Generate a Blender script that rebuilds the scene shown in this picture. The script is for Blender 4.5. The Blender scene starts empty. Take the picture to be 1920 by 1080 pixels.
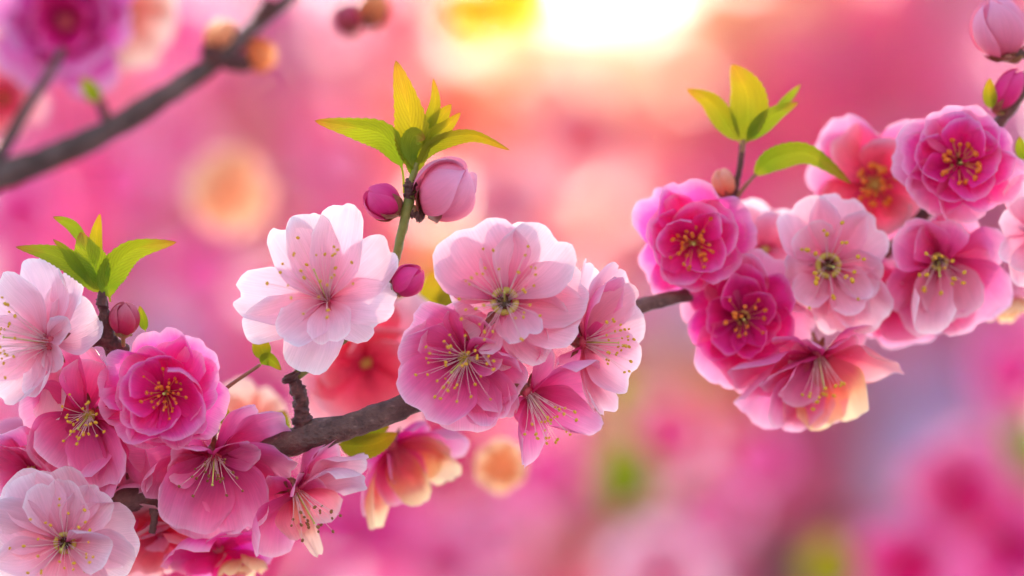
import bpy, math, random
from mathutils import Vector, Matrix, noise, Quaternion
R = math.radians
sc = bpy.context.scene
COL = sc.collection

# ------------------------------------------------------------------ camera
FOC = 0.69                       # metres to the plane in focus
LENS = 100.0
S = 36.0 / LENS * FOC / 1920.0   # metres per photograph pixel on that plane
PITCH, YAW = R(24.0), R(2.0)
CAM = Vector((0, 0, 1.6))
ROT = (Matrix.Rotation(YAW, 3, 'Z') @ Matrix.Rotation(R(90) + PITCH, 3, 'X'))
cd = bpy.data.cameras.new('camera')
cam = bpy.data.objects.new('camera', cd); COL.objects.link(cam)
cam.matrix_world = Matrix.Translation(CAM) @ ROT.to_4x4()
cd.lens = LENS; cd.sensor_width = 36.0
cd.clip_start = 0.02; cd.clip_end = 3000
cd.dof.use_dof = True; cd.dof.focus_distance = FOC; cd.dof.aperture_fstop = 4.0
sc.camera = cam

def at(px, py, dz=0.0):
    """photograph pixel + distance towards the camera (in focal-plane pixels) -> world point"""
    d = FOC - dz * S
    k = S * d / FOC
    return CAM + ROT @ Vector(((px - 960) * k, (540 - py) * k, -d))
def atz(px, py, z):
    return at(px, py, (FOC - z) / S)
def kz(dz):
    return S * (FOC - dz * S) / FOC

# ------------------------------------------------------------------ light
sun_dir = (at(1130, 10) - CAM).normalized()
ELEV = math.asin(sun_dir.z); AZ = math.atan2(sun_dir.x, sun_dir.y)
w = bpy.data.worlds.new('World'); sc.world = w; w.use_nodes = True
nt = w.node_tree
bg = nt.nodes['Background']
sky = nt.nodes.new('ShaderNodeTexSky'); sky.sky_type = 'NISHITA'
sky.sun_disc = False; sky.sun_elevation = ELEV; sky.sun_rotation = AZ
sky.air_density = 1.0; sky.dust_density = 1.0; sky.ozone_density = 1.5
nt.links.new(sky.outputs['Color'], bg.inputs['Color'])
bg.inputs['Strength'].default_value = 0.135
sl = bpy.data.lights.new('sun', 'SUN'); sl.energy = 5.0; sl.angle = R(0.6); sl.color = (1.0, 0.78, 0.54)
so = bpy.data.objects.new('sun', sl); COL.objects.link(so)
so.rotation_euler = (-sun_dir).to_track_quat('-Z', 'Y').to_euler()
so.location = (0, 0, 30)
sc.view_settings.view_transform = 'Standard'
sc.view_settings.look = 'None'
sc.view_settings.exposure = 1.62
sc.view_settings.gamma = 1.0
sc.render.engine = 'CYCLES'
sc.cycles.use_denoising = True
sc.cycles.max_bounces = 10
sc.cycles.diffuse_bounces = 5
sc.cycles.transmission_bounces = 8
sc.cycles.transparent_max_bounces = 8
sc.cycles.sample_clamp_indirect = 6.0

# ------------------------------------------------------------------ materials
def mat(name):
    m = bpy.data.materials.new(name); m.use_nodes = True
    m.node_tree.nodes.clear()
    return m, m.node_tree.nodes, m.node_tree.links
def node(N, t, **kw):
    n = N.new(t)
    for k, v in kw.items():
        if k in n.inputs: n.inputs[k].default_value = v
        else: setattr(n, k, v)
    return n
def c4(c): return (c[0], c[1], c[2], 1.0)
def ramp(N, stops):
    r = N.new('ShaderNodeValToRGB'); e = r.color_ramp.elements
    while len(e) < len(stops): e.new(0.5)
    for x, (p, c) in zip(e, stops): x.position = p; x.color = c4(c)
    return r

def sheet(name, stops, transl=0.45, tcol=(1, 1, 1), vein=34.0, vamp=0.17, rough=0.55, bump=0.3, spec=0.18, chev=0.0):
    """thin translucent living sheet: petal or leaf"""
    m, N, L = mat(name)
    out = N.new('ShaderNodeOutputMaterial')
    tc = N.new('ShaderNodeTexCoord')
    sep = N.new('ShaderNodeSeparateXYZ'); L.new(tc.outputs['UV'], sep.inputs[0])
    nz = node(N, 'ShaderNodeTexNoise', Scale=3.0, Detail=2.0)
    L.new(tc.outputs['UV'], nz.inputs['Vector'])
    ma = node(N, 'ShaderNodeMath', operation='MULTIPLY_ADD'); ma.inputs[1].default_value = 0.22; ma.inputs[2].default_value = -0.11
    L.new(nz.outputs['Fac'], ma.inputs[0])
    ad = node(N, 'ShaderNodeMath', operation='ADD'); L.new(sep.outputs['X'], ad.inputs[0]); L.new(ma.outputs[0], ad.inputs[1])
    rp = ramp(N, stops); L.new(ad.outputs[0], rp.inputs['Fac'])
    mp = N.new('ShaderNodeMapping'); mp.inputs['Scale'].default_value = (2.2, vein, 1)
    L.new(tc.outputs['UV'], mp.inputs['Vector'])
    vn = node(N, 'ShaderNodeTexNoise', Scale=1.0, Detail=3.0); L.new(mp.outputs[0], vn.inputs['Vector'])
    oi = N.new('ShaderNodeObjectInfo')
    v1 = node(N, 'ShaderNodeMath', operation='MULTIPLY_ADD'); v1.inputs[1].default_value = vamp * 2; v1.inputs[2].default_value = 1 - vamp
    L.new(vn.outputs['Fac'], v1.inputs[0])
    v2 = node(N, 'ShaderNodeMath', operation='MULTIPLY_ADD'); v2.inputs[1].default_value = 0.12; v2.inputs[2].default_value = 0.92
    L.new(oi.outputs['Random'], v2.inputs[0])
    v3 = node(N, 'ShaderNodeMath', operation='MULTIPLY'); L.new(v1.outputs[0], v3.inputs[0]); L.new(v2.outputs[0], v3.inputs[1])
    height = vn.outputs['Fac']; val = v3.outputs[0]
    if chev:
        def mth(op, a, b):
            n_ = node(N, 'ShaderNodeMath', operation=op)
            for i_, q in enumerate((a, b)):
                if q is None: continue
                if isinstance(q, (int, float)): n_.inputs[i_].default_value = q
                else: L.new(q, n_.inputs[i_])
            return n_.outputs[0]
        dv = mth('ABSOLUTE', mth('SUBTRACT', sep.outputs['Y'], .5), None)
        wv = mth('SINE', mth('SUBTRACT', mth('MULTIPLY', mth('ADD', sep.outputs['X'], mth('MULTIPLY', nz.outputs['Fac'], .03)), 95.0), mth('MULTIPLY', dv, 62.0)), None)
        wv = mth('POWER', mth('MULTIPLY_ADD', wv, .5) if False else mth('ADD', mth('MULTIPLY', wv, .5), .5), 3.0)
        mid = mth('SUBTRACT', 1.0, mth('MINIMUM', mth('MULTIPLY', dv, 22.0), 1.0))
        vv_ = mth('MAXIMUM', wv, mid)
        height = mth('SUBTRACT', height, mth('MULTIPLY', vv_, .9))
        val = mth('MULTIPLY', val, mth('SUBTRACT', 1.0 + chev * .4, mth('MULTIPLY', wv, chev)))
        val = mth('MULTIPLY', val, mth('ADD', 1.0, mth('MULTIPLY', mid, chev)))
    hs = N.new('ShaderNodeHueSaturation'); L.new(rp.outputs['Color'], hs.inputs['Color']); L.new(val, hs.inputs['Value'])
    bp = node(N, 'ShaderNodeBump', Strength=bump, Distance=0.0006); L.new(height, bp.inputs['Height'])
    p = node(N, 'ShaderNodeBsdfPrincipled', Roughness=rough); p.inputs['Specular IOR Level'].default_value = spec
    L.new(hs.outputs['Color'], p.inputs['Base Color']); L.new(bp.outputs[0], p.inputs['Normal'])
    mx = N.new('ShaderNodeMix'); mx.data_type = 'RGBA'; mx.blend_type = 'MULTIPLY'; mx.inputs[0].default_value = 1.0
    L.new(hs.outputs['Color'], mx.inputs[6]); mx.inputs[7].default_value = c4(tcol)
    t = N.new('ShaderNodeBsdfTranslucent'); L.new(mx.outputs[2], t.inputs['Color']); L.new(bp.outputs[0], t.inputs['Normal'])
    ms = node(N, 'ShaderNodeMixShader'); ms.inputs[0].default_value = transl
    L.new(p.outputs[0], ms.inputs[1]); L.new(t.outputs[0], ms.inputs[2]); L.new(ms.outputs[0], out.inputs['Surface'])
    return m

def solid(name, c1, c2, scale=400.0, rough=0.5, bump=0.3, dist=0.0004, transl=0.0):
    m, N, L = mat(name)
    out = N.new('ShaderNodeOutputMaterial')
    tc = N.new('ShaderNodeTexCoord')
    nz = node(N, 'ShaderNodeTexNoise', Scale=scale, Detail=5.0, Roughness=0.65); L.new(tc.outputs['Object'], nz.inputs['Vector'])
    rp = ramp(N, [(0.34, c1), (0.66, c2)]); L.new(nz.outputs['Fac'], rp.inputs['Fac'])
    bp = node(N, 'ShaderNodeBump', Strength=bump, Distance=dist); L.new(nz.outputs['Fac'], bp.inputs['Height'])
    p = node(N, 'ShaderNodeBsdfPrincipled', Roughness=rough)
    L.new(rp.outputs['Color'], p.inputs['Base Color']); L.new(bp.outputs[0], p.inputs['Normal'])
    if transl:
        t = N.new('ShaderNodeBsdfTranslucent'); L.new(rp.outputs['Color'], t.inputs['Color'])
        ms = node(N, 'ShaderNodeMixShader'); ms.inputs[0].default_value = transl
        L.new(p.outputs[0], ms.inputs[1]); L.new(t.outputs[0], ms.inputs[2]); L.new(ms.outputs[0], out.inputs['Surface'])
    else:
        L.new(p.outputs[0], out.inputs['Surface'])
    return m

def bark_mat(name, c1, c2, spot):
    m, N, L = mat(name)
    out = N.new('ShaderNodeOutputMaterial'); tc = N.new('ShaderNodeTexCoord')
    n1 = node(N, 'ShaderNodeTexNoise', Scale=170.0, Detail=6.0, Roughness=0.7); L.new(tc.outputs['Object'], n1.inputs['Vector'])
    rp = ramp(N, [(0.32, c1), (0.68, c2)]); L.new(n1.outputs['Fac'], rp.inputs['Fac'])
    mp = N.new('ShaderNodeMapping'); mp.inputs['Scale'].default_value = (260, 620, 260); L.new(tc.outputs['Object'], mp.inputs['Vector'])
    vo = node(N, 'ShaderNodeTexVoronoi', Scale=1.0); L.new(mp.outputs[0], vo.inputs['Vector'])
    r2 = ramp(N, [(0.08, (.8, .8, .8)), (0.2, (0, 0, 0))]); L.new(vo.outputs['Distance'], r2.inputs['Fac'])
    mx = N.new('ShaderNodeMix'); mx.data_type = 'RGBA'; L.new(r2.outputs['Color'], mx.inputs[0]); L.new(rp.outputs['Color'], mx.inputs[6]); mx.inputs[7].default_value = c4(spot)
    n2 = node(N, 'ShaderNodeTexNoise', Scale=700.0, Detail=4.0); L.new(tc.outputs['Object'], n2.inputs['Vector'])
    ad = node(N, 'ShaderNodeMath', operation='MULTIPLY_ADD'); L.new(n1.outputs['Fac'], ad.inputs[0]); ad.inputs[1].default_value = 2.0; L.new(n2.outputs['Fac'], ad.inputs[2])
    bp = node(N, 'ShaderNodeBump', Strength=0.7, Distance=0.0011); L.new(ad.outputs[0], bp.inputs['Height'])
    p = node(N, 'ShaderNodeBsdfPrincipled', Roughness=0.6); L.new(mx.outputs[2], p.inputs['Base Color']); L.new(bp.outputs[0], p.inputs['Normal'])
    L.new(p.outputs[0], out.inputs['Surface'])
    return m

def crown_mat(name, col, transl=0.6):
    m, N, L = mat(name)
    out = N.new('ShaderNodeOutputMaterial')
    g = N.new('ShaderNodeNewGeometry')
    hs = N.new('ShaderNodeHueSaturation'); hs.inputs['Color'].default_value = c4(col)
    v = node(N, 'ShaderNodeMapRange'); v.inputs[3].default_value = 0.7; v.inputs[4].default_value = 1.2
    L.new(g.outputs['Random Per Island'], v.inputs[0]); L.new(v.outputs[0], hs.inputs['Value'])
    d = N.new('ShaderNodeBsdfDiffuse'); L.new(hs.outputs[0], d.inputs['Color'])
    t = N.new('ShaderNodeBsdfTranslucent'); L.new(hs.outputs[0], t.inputs['Color'])
    ms = node(N, 'ShaderNodeMixShader'); ms.inputs[0].default_value = transl
    L.new(d.outputs[0], ms.inputs[1]); L.new(t.outputs[0], ms.inputs[2]); L.new(ms.outputs[0], out.inputs['Surface'])
    return m

M = {}
M['pale'] = sheet('pale_pink_petal', [(0.0, (.70, .06, .18)), (0.14, (.88, .34, .45)), (0.5, (.93, .56, .67)), (0.9, (.94, .71, .78)), (1.0, (.96, .85, .88))], 0.50)
M['blush'] = sheet('blush_petal', [(0.0, (.66, .04, .15)), (0.2, (.88, .24, .38)), (0.6, (.93, .44, .57)), (0.9, (.95, .60, .71)), (1.0, (.96, .78, .84))], 0.50)
M['soft'] = sheet('soft_pink_petal', [(0.0, (.52, .008, .09)), (0.3, (.84, .07, .30)), (0.7, (.93, .22, .48)), (0.92, (.95, .40, .61)), (1.0, (.96, .60, .75))], 0.50)
M['hot'] = sheet('hot_pink_petal', [(0.0, (.74, .002, .11)), (0.4, (.95, .016, .34)), (0.78, (.97, .13, .52)), (1.0, (.97, .48, .70))], 0.55)
M['deep'] = sheet('magenta_petal', [(0.0, (.38, .002, .06)), (0.4, (.80, .005, .24)), (0.8, (.90, .05, .39)), (1.0, (.95, .30, .58))], 0.52)
M['coral'] = sheet('coral_petal', [(0.0, (.76, .02, .14)), (0.35, (.93, .16, .28)), (0.75, (.95, .36, .40)), (1.0, (.96, .60, .62))], 0.58)
M['lilac'] = sheet('magenta_lilac_petal', [(0.0, (.25, .0, .03)), (0.35, (.66, .004, .24)), (0.7, (.78, .10, .44)), (1.0, (.84, .42, .66))], 0.40)
M['peach'] = sheet('peach_petal', [(0.0, (.90, .24, .18)), (0.5, (.92, .50, .38)), (1.0, (.92, .68, .56))], 0.55)
M['bud_hot'] = sheet('bud_magenta', [(0.0, (.60, .02, .10)), (0.5, (.86, .025, .24)), (1.0, (.90, .12, .36))], 0.25, vamp=.12)
M['bud_pink'] = sheet('bud_pink', [(0.0, (.82, .10, .17)), (0.4, (.96, .24, .40)), (1.0, (.96, .46, .64))], 0.30, vamp=.12)
M['bud_red'] = sheet('bud_red', [(0.0, (.36, .01, .04)), (0.5, (.60, .03, .10)), (1.0, (.74, .22, .28))], 0.25, vamp=.15)
M['bud_peach'] = sheet('bud_peach', [(0.0, (.80, .15, .08)), (0.5, (.92, .36, .20)), (1.0, (.92, .50, .40))], 0.45)
M['tan'] = sheet('tan_bokeh', [(0.0, (.90, .48, .28)), (1.0, (.92, .54, .34))], 0.62)
M['orange'] = sheet('orange_bokeh', [(0.0, (.95, .46, .22)), (1.0, (.95, .54, .30))], 0.68)
M['sunny'] = sheet('yellow_bokeh', [(0.0, (.92, .66, .05)), (1.0, (.96, .82, .22))], 0.75)
M['bud_tan'] = sheet('bud_tan', [(0.0, (.90, .50, .28)), (1.0, (.94, .62, .40))], 0.8)
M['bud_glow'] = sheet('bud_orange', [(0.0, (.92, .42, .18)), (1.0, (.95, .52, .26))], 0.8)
M['leaf'] = sheet('young_leaf', [(0.0, (.38, .40, .03)), (0.2, (.17, .28, .012)), (0.75, (.30, .36, .015)), (1.0, (.40, .14, .03))], 0.42, (1.3, 1.15, .5), vein=9, vamp=.2, bump=.28, chev=.13)
M['leaf_gold'] = sheet('golden_leaf', [(0.0, (.26, .30, .02)), (0.3, (.24, .29, .012)), (0.75, (.46, .36, .012)), (1.0, (.52, .24, .03))], 0.42, (1.2, 1.05, .45), vein=9, vamp=.2, bump=.28, chev=.15)
M['gold'] = sheet('sun_glow_petal', [(0.0, (.80, .10, .22)), (0.35, (.90, .24, .30)), (0.62, (.95, .50, .26)), (1.0, (.96, .76, .46))], 0.66)  # sun glow painted towards the tips of these pink petals
M['filament'] = solid('filament', (.86, .50, .52), (.92, .70, .66), transl=.35, bump=0)
M['filament_hot'] = solid('filament_orange', (.85, .22, .10), (.90, .35, .16), transl=.35, bump=0)
M['anther'] = solid('anther_yellow', (.62, .30, .01), (.80, .46, .02), 2500, .6)
M['anther_dark'] = solid('anther_brown', (.16, .05, .01), (.36, .15, .02), 2500, .6)
M['anther_orange'] = solid('anther_orange', (.62, .11, .003), (.80, .22, .008), 2500, .6)
M['pistil'] = solid('pistil', (.60, .58, .10), (.70, .66, .16), transl=.2)
M['cup'] = solid('receptacle', (.55, .36, .04), (.66, .46, .08), 600, .5, transl=.2)
M['hole'] = solid('receptacle_dark', (.07, .025, .008), (.16, .06, .015), 600)
M['red_eye'] = solid('receptacle_red', (.42, .02, .05), (.55, .05, .08), 600)
M['sepal'] = solid('sepal', (.20, .035, .03), (.36, .12, .06), 500, .55, transl=.12)
M['sepal_green'] = solid('sepal_green', (.26, .20, .04), (.40, .16, .08), 400, .55, transl=.15)
M['bark'] = bark_mat('bark', (.050, .019, .014), (.20, .098, .075), (.26, .15, .11))
M['bark_red'] = solid('spur_bark', (.05, .012, .010), (.15, .045, .035), 500, .65, 0.9, .0012)
M['stem'] = solid('green_stem', (.17, .19, .03), (.28, .26, .05), 300, .5, .3, transl=.1)
M['stem_red'] = solid('reddish_stem', (.22, .10, .04), (.30, .14, .06), 300, .5, .3)
M['bark_far'] = solid('grey_bark', (.060, .036, .030), (.17, .115, .10), 60, .8, 0.6, .004)
M['trunk'] = solid('trunk_bark', (.10, .06, .06), (.20, .13, .13), 14, .85, 0.8, .02)
M['ground'] = solid('pale_bounce_ground', (.30, .22, .22), (.50, .36, .38), 1.5, .95, 0.6, .05)

# ------------------------------------------------------------------ helpers
def mesh_obj(name, V, F, material, parent=None, uvs=None, smooth=True, midx=None):
    me = bpy.data.meshes.new(name)
    me.from_pydata([tuple(v) for v in V], [], F)
    if uvs:
        ul = me.uv_layers.new(name='UVMap')
        flat = []
        for lp in me.loops: flat.extend(uvs[lp.vertex_index])
        ul.data.foreach_set('uv', flat)
    for mm in (material if isinstance(material, list) else [material]): me.materials.append(mm)
    if midx: me.polygons.foreach_set('material_index', midx)
    if smooth: me.polygons.foreach_set('use_smooth', [True] * len(me.polygons))
    me.update()
    o = bpy.data.objects.new(name, me); COL.objects.link(o)
    if parent: o.parent = parent
    return o
USED = set()
def tag(o, label, cat, group=None, kind=None):
    if label: o['label'] = label
    if cat: o['category'] = cat
    if group: o['group'] = group
    if kind: o['kind'] = kind
    return o
def root(name, loc, label, cat, group=None, upright=False):
    o = bpy.data.objects.new(name, None); COL.objects.link(o)
    o.empty_display_size = 0.01
    o.matrix_world = Matrix.Translation(loc) @ (Matrix.Identity(4) if upright else ROT.to_4x4())
    return tag(o, label, cat, group)
def V3(x, y, z): return Vector((x, -y, z))          # y counted downwards, as in the photograph

def sheet_mesh(base, tip, W, A, k, cup=.15, bow=.10, notch=.05, ruf=.02, curl=0.0, seed=0, narrow=.16, roll=0.0, point=0.0, nu=13, nv=13):
    rnd = random.Random(seed)
    T = tip - base; Ln = T.length; t = T / Ln
    Nn = A - t * A.dot(t)
    if Nn.length < 0.25: Nn = Nn + Vector((0.0, 0.0, 0.3)) - t * (0.3 * t.z)
    Nn.normalize()
    if roll: Nn.rotate(Quaternion(t, roll))
    B = t.cross(Nn)
    ph = rnd.uniform(0, 6.28); fq = rnd.uniform(2.2, 4.2); nph = rnd.uniform(-.25, .25); off = rnd.uniform(0, 100)
    skew = rnd.uniform(-.10, .10); n2 = rnd.uniform(-.7, .7)
    V, F, U = [], [], []
    for i in range(nu):
        u = i / (nu - 1)
        for j in range(nv):
            v = -1 + 2 * j / (nv - 1)
            a = abs(v)
            Lv = .60 + .40 * max(0.0, 1 - a ** 2.8) ** .5
            Lv -= notch * math.exp(-((v - nph) / .16) ** 2) + .4 * notch * math.exp(-((v - n2) / .12) ** 2)
            Lv += point * (1 - a) ** 1.5
            Lv += .035 * noise.noise(Vector((v * 2.6, off, 0)))
            wd = W / 2 * (narrow + (1 - narrow) * math.sin(math.pi / 2 * min(1, u * 1.42)) ** 1.1)
            if point: wd *= 1 - .35 * u ** 3
            sl_ = u * Lv
            side = wd * v + skew * W * u * u
            h = -bow * Ln * 4 * sl_ * (1 - sl_ * .75) + cup * W * v * v * (.35 + .65 * u)
            h += ruf * Ln * u * u * (math.sin(v * fq + ph) + .6 * math.sin(v * fq * 2.3 + ph * 2) * a)
            h += ruf * Ln * (1.6 * noise.noise(Vector((u * 2.2 + off, v * 1.5, 3))) + 1.2 * u ** 3 * noise.noise(Vector((u * 2 + off, v * 4.5, 7))))
            if u > .62: h += curl * Ln * ((u - .62) / .38) ** 2
            V.append((base + t * (Ln * sl_) + B * side + Nn * h) * k)
            U.append((u, v * .5 + .5))
    for i in range(nu - 1):
        for j in range(nv - 1):
            q = i * nv + j
            F.append((q, q + 1, q + nv + 1, q + nv))
    return V, F, U

def tube(pts, rad, n=8, k=1.0, rough=0.0, seed=0, caps=True, V=None, F=None):
    V = [] if V is None else V; F = [] if F is None else F
    o0 = len(V); m = len(pts)
    prev = None
    for i, p in enumerate(pts):
        d = (pts[min(i + 1, m - 1)] - pts[max(i - 1, 0)]).normalized()
        if prev is None:
            a = d.orthogonal().normalized()
        else:
            a = (prev - d * prev.dot(d)).normalized()
        prev = a; b = d.cross(a)
        r = rad[i] if isinstance(rad, (list, tuple)) else rad
        for q in range(n):
            an = 6.28318 * q / n
            rr = r
            if rough:
                rr *= 1 + rough * noise.noise(Vector((i * .55 + seed * 7.1, math.cos(an) * 1.2, math.sin(an) * 1.2))) + rough * .8 * noise.noise(Vector((i * .16 + seed, 9.0, 0)))
            V.append((p + (a * math.cos(an) + b * math.sin(an)) * rr) * k)
    for i in range(m - 1):
        for q in range(n):
            F.append((o0 + i * n + q, o0 + i * n + (q + 1) % n, o0 + (i + 1) * n + (q + 1) % n, o0 + (i + 1) * n + q))
    if caps:
        F.append(tuple(o0 + q for q in range(n))[::-1]); F.append(tuple(o0 + (m - 1) * n + q for q in range(n)))
    return V, F
def spline(P, sub=10):
    out = []
    n = len(P)
    for i in range(n - 1):
        p0, p1, p2, p3 = P[max(i - 1, 0)], P[i], P[i + 1], P[min(i + 2, n - 1)]
        for s_ in range(sub):
            t = s_ / sub
            out.append(0.5 * ((2 * p1) + (p2 - p0) * t + (2 * p0 - 5 * p1 + 4 * p2 - p3) * t * t + (3 * p1 - p0 - 3 * p2 + p3) * t ** 3))
    out.append(P[-1].copy())
    return out
def lerp_list(L_, n):
    out = []
    for i in range(n):
        f = i / (n - 1) * (len(L_) - 1); a = min(int(f), len(L_) - 2)
        out.append(L_[a] + (L_[a + 1] - L_[a]) * (f - a))
    return out
def blob(c, rx, A=None, el=1.0, n=8, m=5, k=1.0, V=None, F=None, bump=0.0, seed=0):
    V = [] if V is None else V; F = [] if F is None else F
    A = (A or Vector((0, 0, 1))).normalized(); a = A.orthogonal().normalized(); b = A.cross(a)
    o0 = len(V)
    for i in range(m + 1):
        th = math.pi * i / m
        for q in range(n):
            ph = 6.28318 * q / n
            r = rx * (1 + bump * noise.noise(Vector((th * 2 + seed, math.cos(ph) * 2, math.sin(ph) * 2))))
            V.append((c + A * (math.cos(th) * r * el) + (a * math.cos(ph) + b * math.sin(ph)) * (math.sin(th) * r)) * k)
    for i in range(m):
        for q in range(n):
            F.append((o0 + i * n + q, o0 + i * n + (q + 1) % n, o0 + (i + 1) * n + (q + 1) % n, o0 + (i + 1) * n + q)[::-1])
    return V, F
def lathe(c, A, prof, n=20, k=1.0):
    A = A.normalized(); a = A.orthogonal().normalized(); b = A.cross(a)
    V, F = [], []
    for (r, h) in prof:
        for q in range(n):
            ph = 6.28318 * q / n
            V.append((c + A * h + (a * math.cos(ph) + b * math.sin(ph)) * r) * k)
    for i in range(len(prof) - 1):
        for q in range(n):
            F.append((i * n + q, i * n + (q + 1) % n, (i + 1) * n + (q + 1) % n, (i + 1) * n + q))
    return V, F

# ------------------------------------------------------------------ blossom
def blossom(label, px, py, dz, axis, petals=None, whorls=None, m='pale', stam=None, eye='cup', eye_r=14, seed=1, group='blossoms on the branch in focus',
            name='cherry_blossom', cup=.15, bow=.10, ruf=.04, notch=.05, calyx=True, sz=1.0, wf=1.0, narrow=.16):
    """petals: (tip x, tip y, tip dz, width, {options}) in photograph pixels; whorls: (n, elevation, length, width, phase, options)"""
    rnd = random.Random(seed)
    k = kz(dz)
    rt = root(name, at(px, py, dz), label, 'blossom', group)
    A = V3(*axis).normalized()
    a1 = A.orthogonal().normalized(); 
    up = Vector((0, 1, 0)); e1 = (up - A * up.dot(A))
    e1 = e1.normalized() if e1.length > .1 else a1
    e2 = A.cross(e1)
    idx = 0
    for (tx, ty, tz, W, *op) in (petals or []):
        op = dict(op[0]) if op else {}
        mm = op.pop('m', m)
        tip = V3(tx - px, ty - py, tz) * sz; W *= sz * wf
        rad = tip - A * tip.dot(A)
        b = rad.normalized() * (eye_r * .5) if rad.length > 1e-3 else Vector((0, 0, 0))
        b = b - A * 1.5 + A * op.pop('lift', 0) + V3(*op.pop('shift', (0, 0, 0)))
        kw = dict(cup=cup * rnd.uniform(.5, 1.6), bow=bow * rnd.uniform(.6, 1.5), ruf=ruf, notch=notch * rnd.uniform(.4, 1.8), curl=rnd.uniform(-.10, .12), narrow=narrow, seed=seed * 131 + idx); kw.update(op)
        Vv, F, U = sheet_mesh(b, tip, W, A, k, **kw)
        mesh_obj('petal', Vv, F, M[mm], rt, U); idx += 1
    for wi, (n, elev, ln, W, ph, *op) in enumerate(whorls or []):
        op = dict(op[0]) if op else {}
        mm = op.pop('m', m); rv = op.pop('var', .13)
        for i in range(n):
            an = R(ph) + 6.28318 * (i + rnd.uniform(-.22, .22)) / n
            el = R(elev + rnd.uniform(-11, 11))
            rd = e1 * math.cos(an) + e2 * math.sin(an)
            lv = ln * sz * rnd.uniform(1 - rv, 1 + rv)
            b = rd * (eye_r * .55) + A * (wi * 2.0 - 3)
            tip = b + (rd * math.cos(el) + A * math.sin(el)) * lv
            kw = dict(cup=cup * rnd.uniform(.4, 1.7), bow=bow * rnd.uniform(.6, 1.4), ruf=ruf, notch=notch * rnd.uniform(.4, 2), curl=rnd.uniform(-.12, .16), seed=seed * 131 + idx, roll=rnd.uniform(-.36, .36)); kw.update(op)
            Vv, F, U = sheet_mesh(b, tip, W * sz * rnd.uniform(.85, 1.15), A, k, **kw)
            mesh_obj('petal', Vv, F, M[mm], rt, U); idx += 1
    # receptacle
    if eye == 'hole':
        Vv, F = lathe(Vector((0, 0, 0)), A, [(eye_r * 1.05, -4), (eye_r * 1.15, 3), (eye_r * .95, 7), (eye_r * .72, 5), (eye_r * .6, -2)], 20, k)
        rc = mesh_obj('receptacle', Vv, F, M['cup'], rt)
        Vv, F = lathe(Vector((0, 0, 0)), A, [(eye_r * .62, 0), (eye_r * .5, -5), (eye_r * .3, -8), (0.01, -9)], 16, k)
        mesh_obj('nectary', Vv, F, M['hole'], rc)
    else:
        Vv, F = lathe(Vector((0, 0, 0)), A, [(eye_r * .9, -6), (eye_r * .9, 0), (eye_r * .7, 3), (eye_r * .35, 4), (0.01, 3)], 18, k)
        mesh_obj('receptacle', Vv, F, M['red_eye' if eye == 'red' else (eye if eye in M else 'cup')], rt)
    if stam:
        n = stam['n']; l0, l1 = stam['len']; s0, s1 = stam['spread']
        fm = M[stam.get('fil', 'filament')]; am = M[stam.get('anth', 'anther')]
        fr = stam.get('r', .62); ar = stam.get('ar', 2.8)
        SA = V3(*stam['axis']).normalized() if 'axis' in stam else A
        u1 = SA.orthogonal().normalized(); u2 = SA.cross(u1)
        bend = V3(*stam.get('bend', (0, 0, 0)))
        for i in range(n):
            an = 6.28318 * (i * .618 + rnd.uniform(-.05, .05))
            sp = R(rnd.uniform(s0, s1)); ln = rnd.uniform(l0, l1)
            d = SA * math.cos(sp) + (u1 * math.cos(an) + u2 * math.sin(an)) * math.sin(sp)
            b = (u1 * math.cos(an) + u2 * math.sin(an)) * eye_r * rnd.uniform(.25, .7) + A * 2
            c = b + d * ln * .5 + SA * ln * .10 + bend * ln * .15
            e = b + d * ln + bend * ln * .5
            pts = [b.lerp(c, f).lerp(c.lerp(e, f), f) for f in (0, .25, .5, .75, 1)]
            Vv, F = tube(pts, [fr * 1.15, fr, fr * .9, fr * .8, fr * .65], 5, k)
            st = mesh_obj('stamen', Vv, F, fm, rt)
            q = ar * rnd.uniform(.75, 1.2)
            Vv, F = blob(e + d * q * .6, q, Vector((rnd.uniform(-1, 1), rnd.uniform(-1, 1), rnd.uniform(-1, 1))), 1.35, 8, 5, k)
            mesh_obj('anther', Vv, F, am, st)
        if stam.get('pistil', True):
            e = SA * l1 * .72 + bend * l1 * .3
            Vv, F = tube([Vector((0, 0, 0)), SA * l1 * .38 + bend * l1 * .06, e], [1.9, 1.4, 1.3], 6, k)
            blob(e, 2.8, SA, .7, 8, 5, k, Vv, F)
            mesh_obj('pistil', Vv, F, M['pistil'], rt)
    if calyx:
        r_ = eye_r
        Vv, F = lathe(Vector((0, 0, 0)), A, [(r_ * .95, -6), (r_ * 1.0, -12), (r_ * .8, -24), (r_ * .35, -34), (4, -40)], 14, k)
        cx = mesh_obj('calyx', Vv, F, M['sepal'], rt)
        Vv, F = [], []
        for i in range(5):
            an = 6.28318 * i / 5
            rd = e1 * math.cos(an) + e2 * math.sin(an)
            vv, ff, _ = sheet_mesh(rd * r_ * .9 - A * 10, rd * r_ * 2.3 - A * 16, r_ * 1.1, A, k, point=.3, notch=0, seed=i, nu=6, nv=7)
            o0 = len(Vv); Vv += vv; F += [tuple(x + o0 for x in f) for f in ff]
        mesh_obj('sepals', Vv, F, M['sepal'], cx)
        b = A * -38
        pts = spline([b, A * -62 + V3(0, 4, -6), A * -80 + V3(4, 14, -26)], 5)
        Vv, F = tube(pts, 3.6, 8, k)
        mesh_obj('flower_stalk', Vv, F, M['stem_red'], cx)
    return rt

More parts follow.
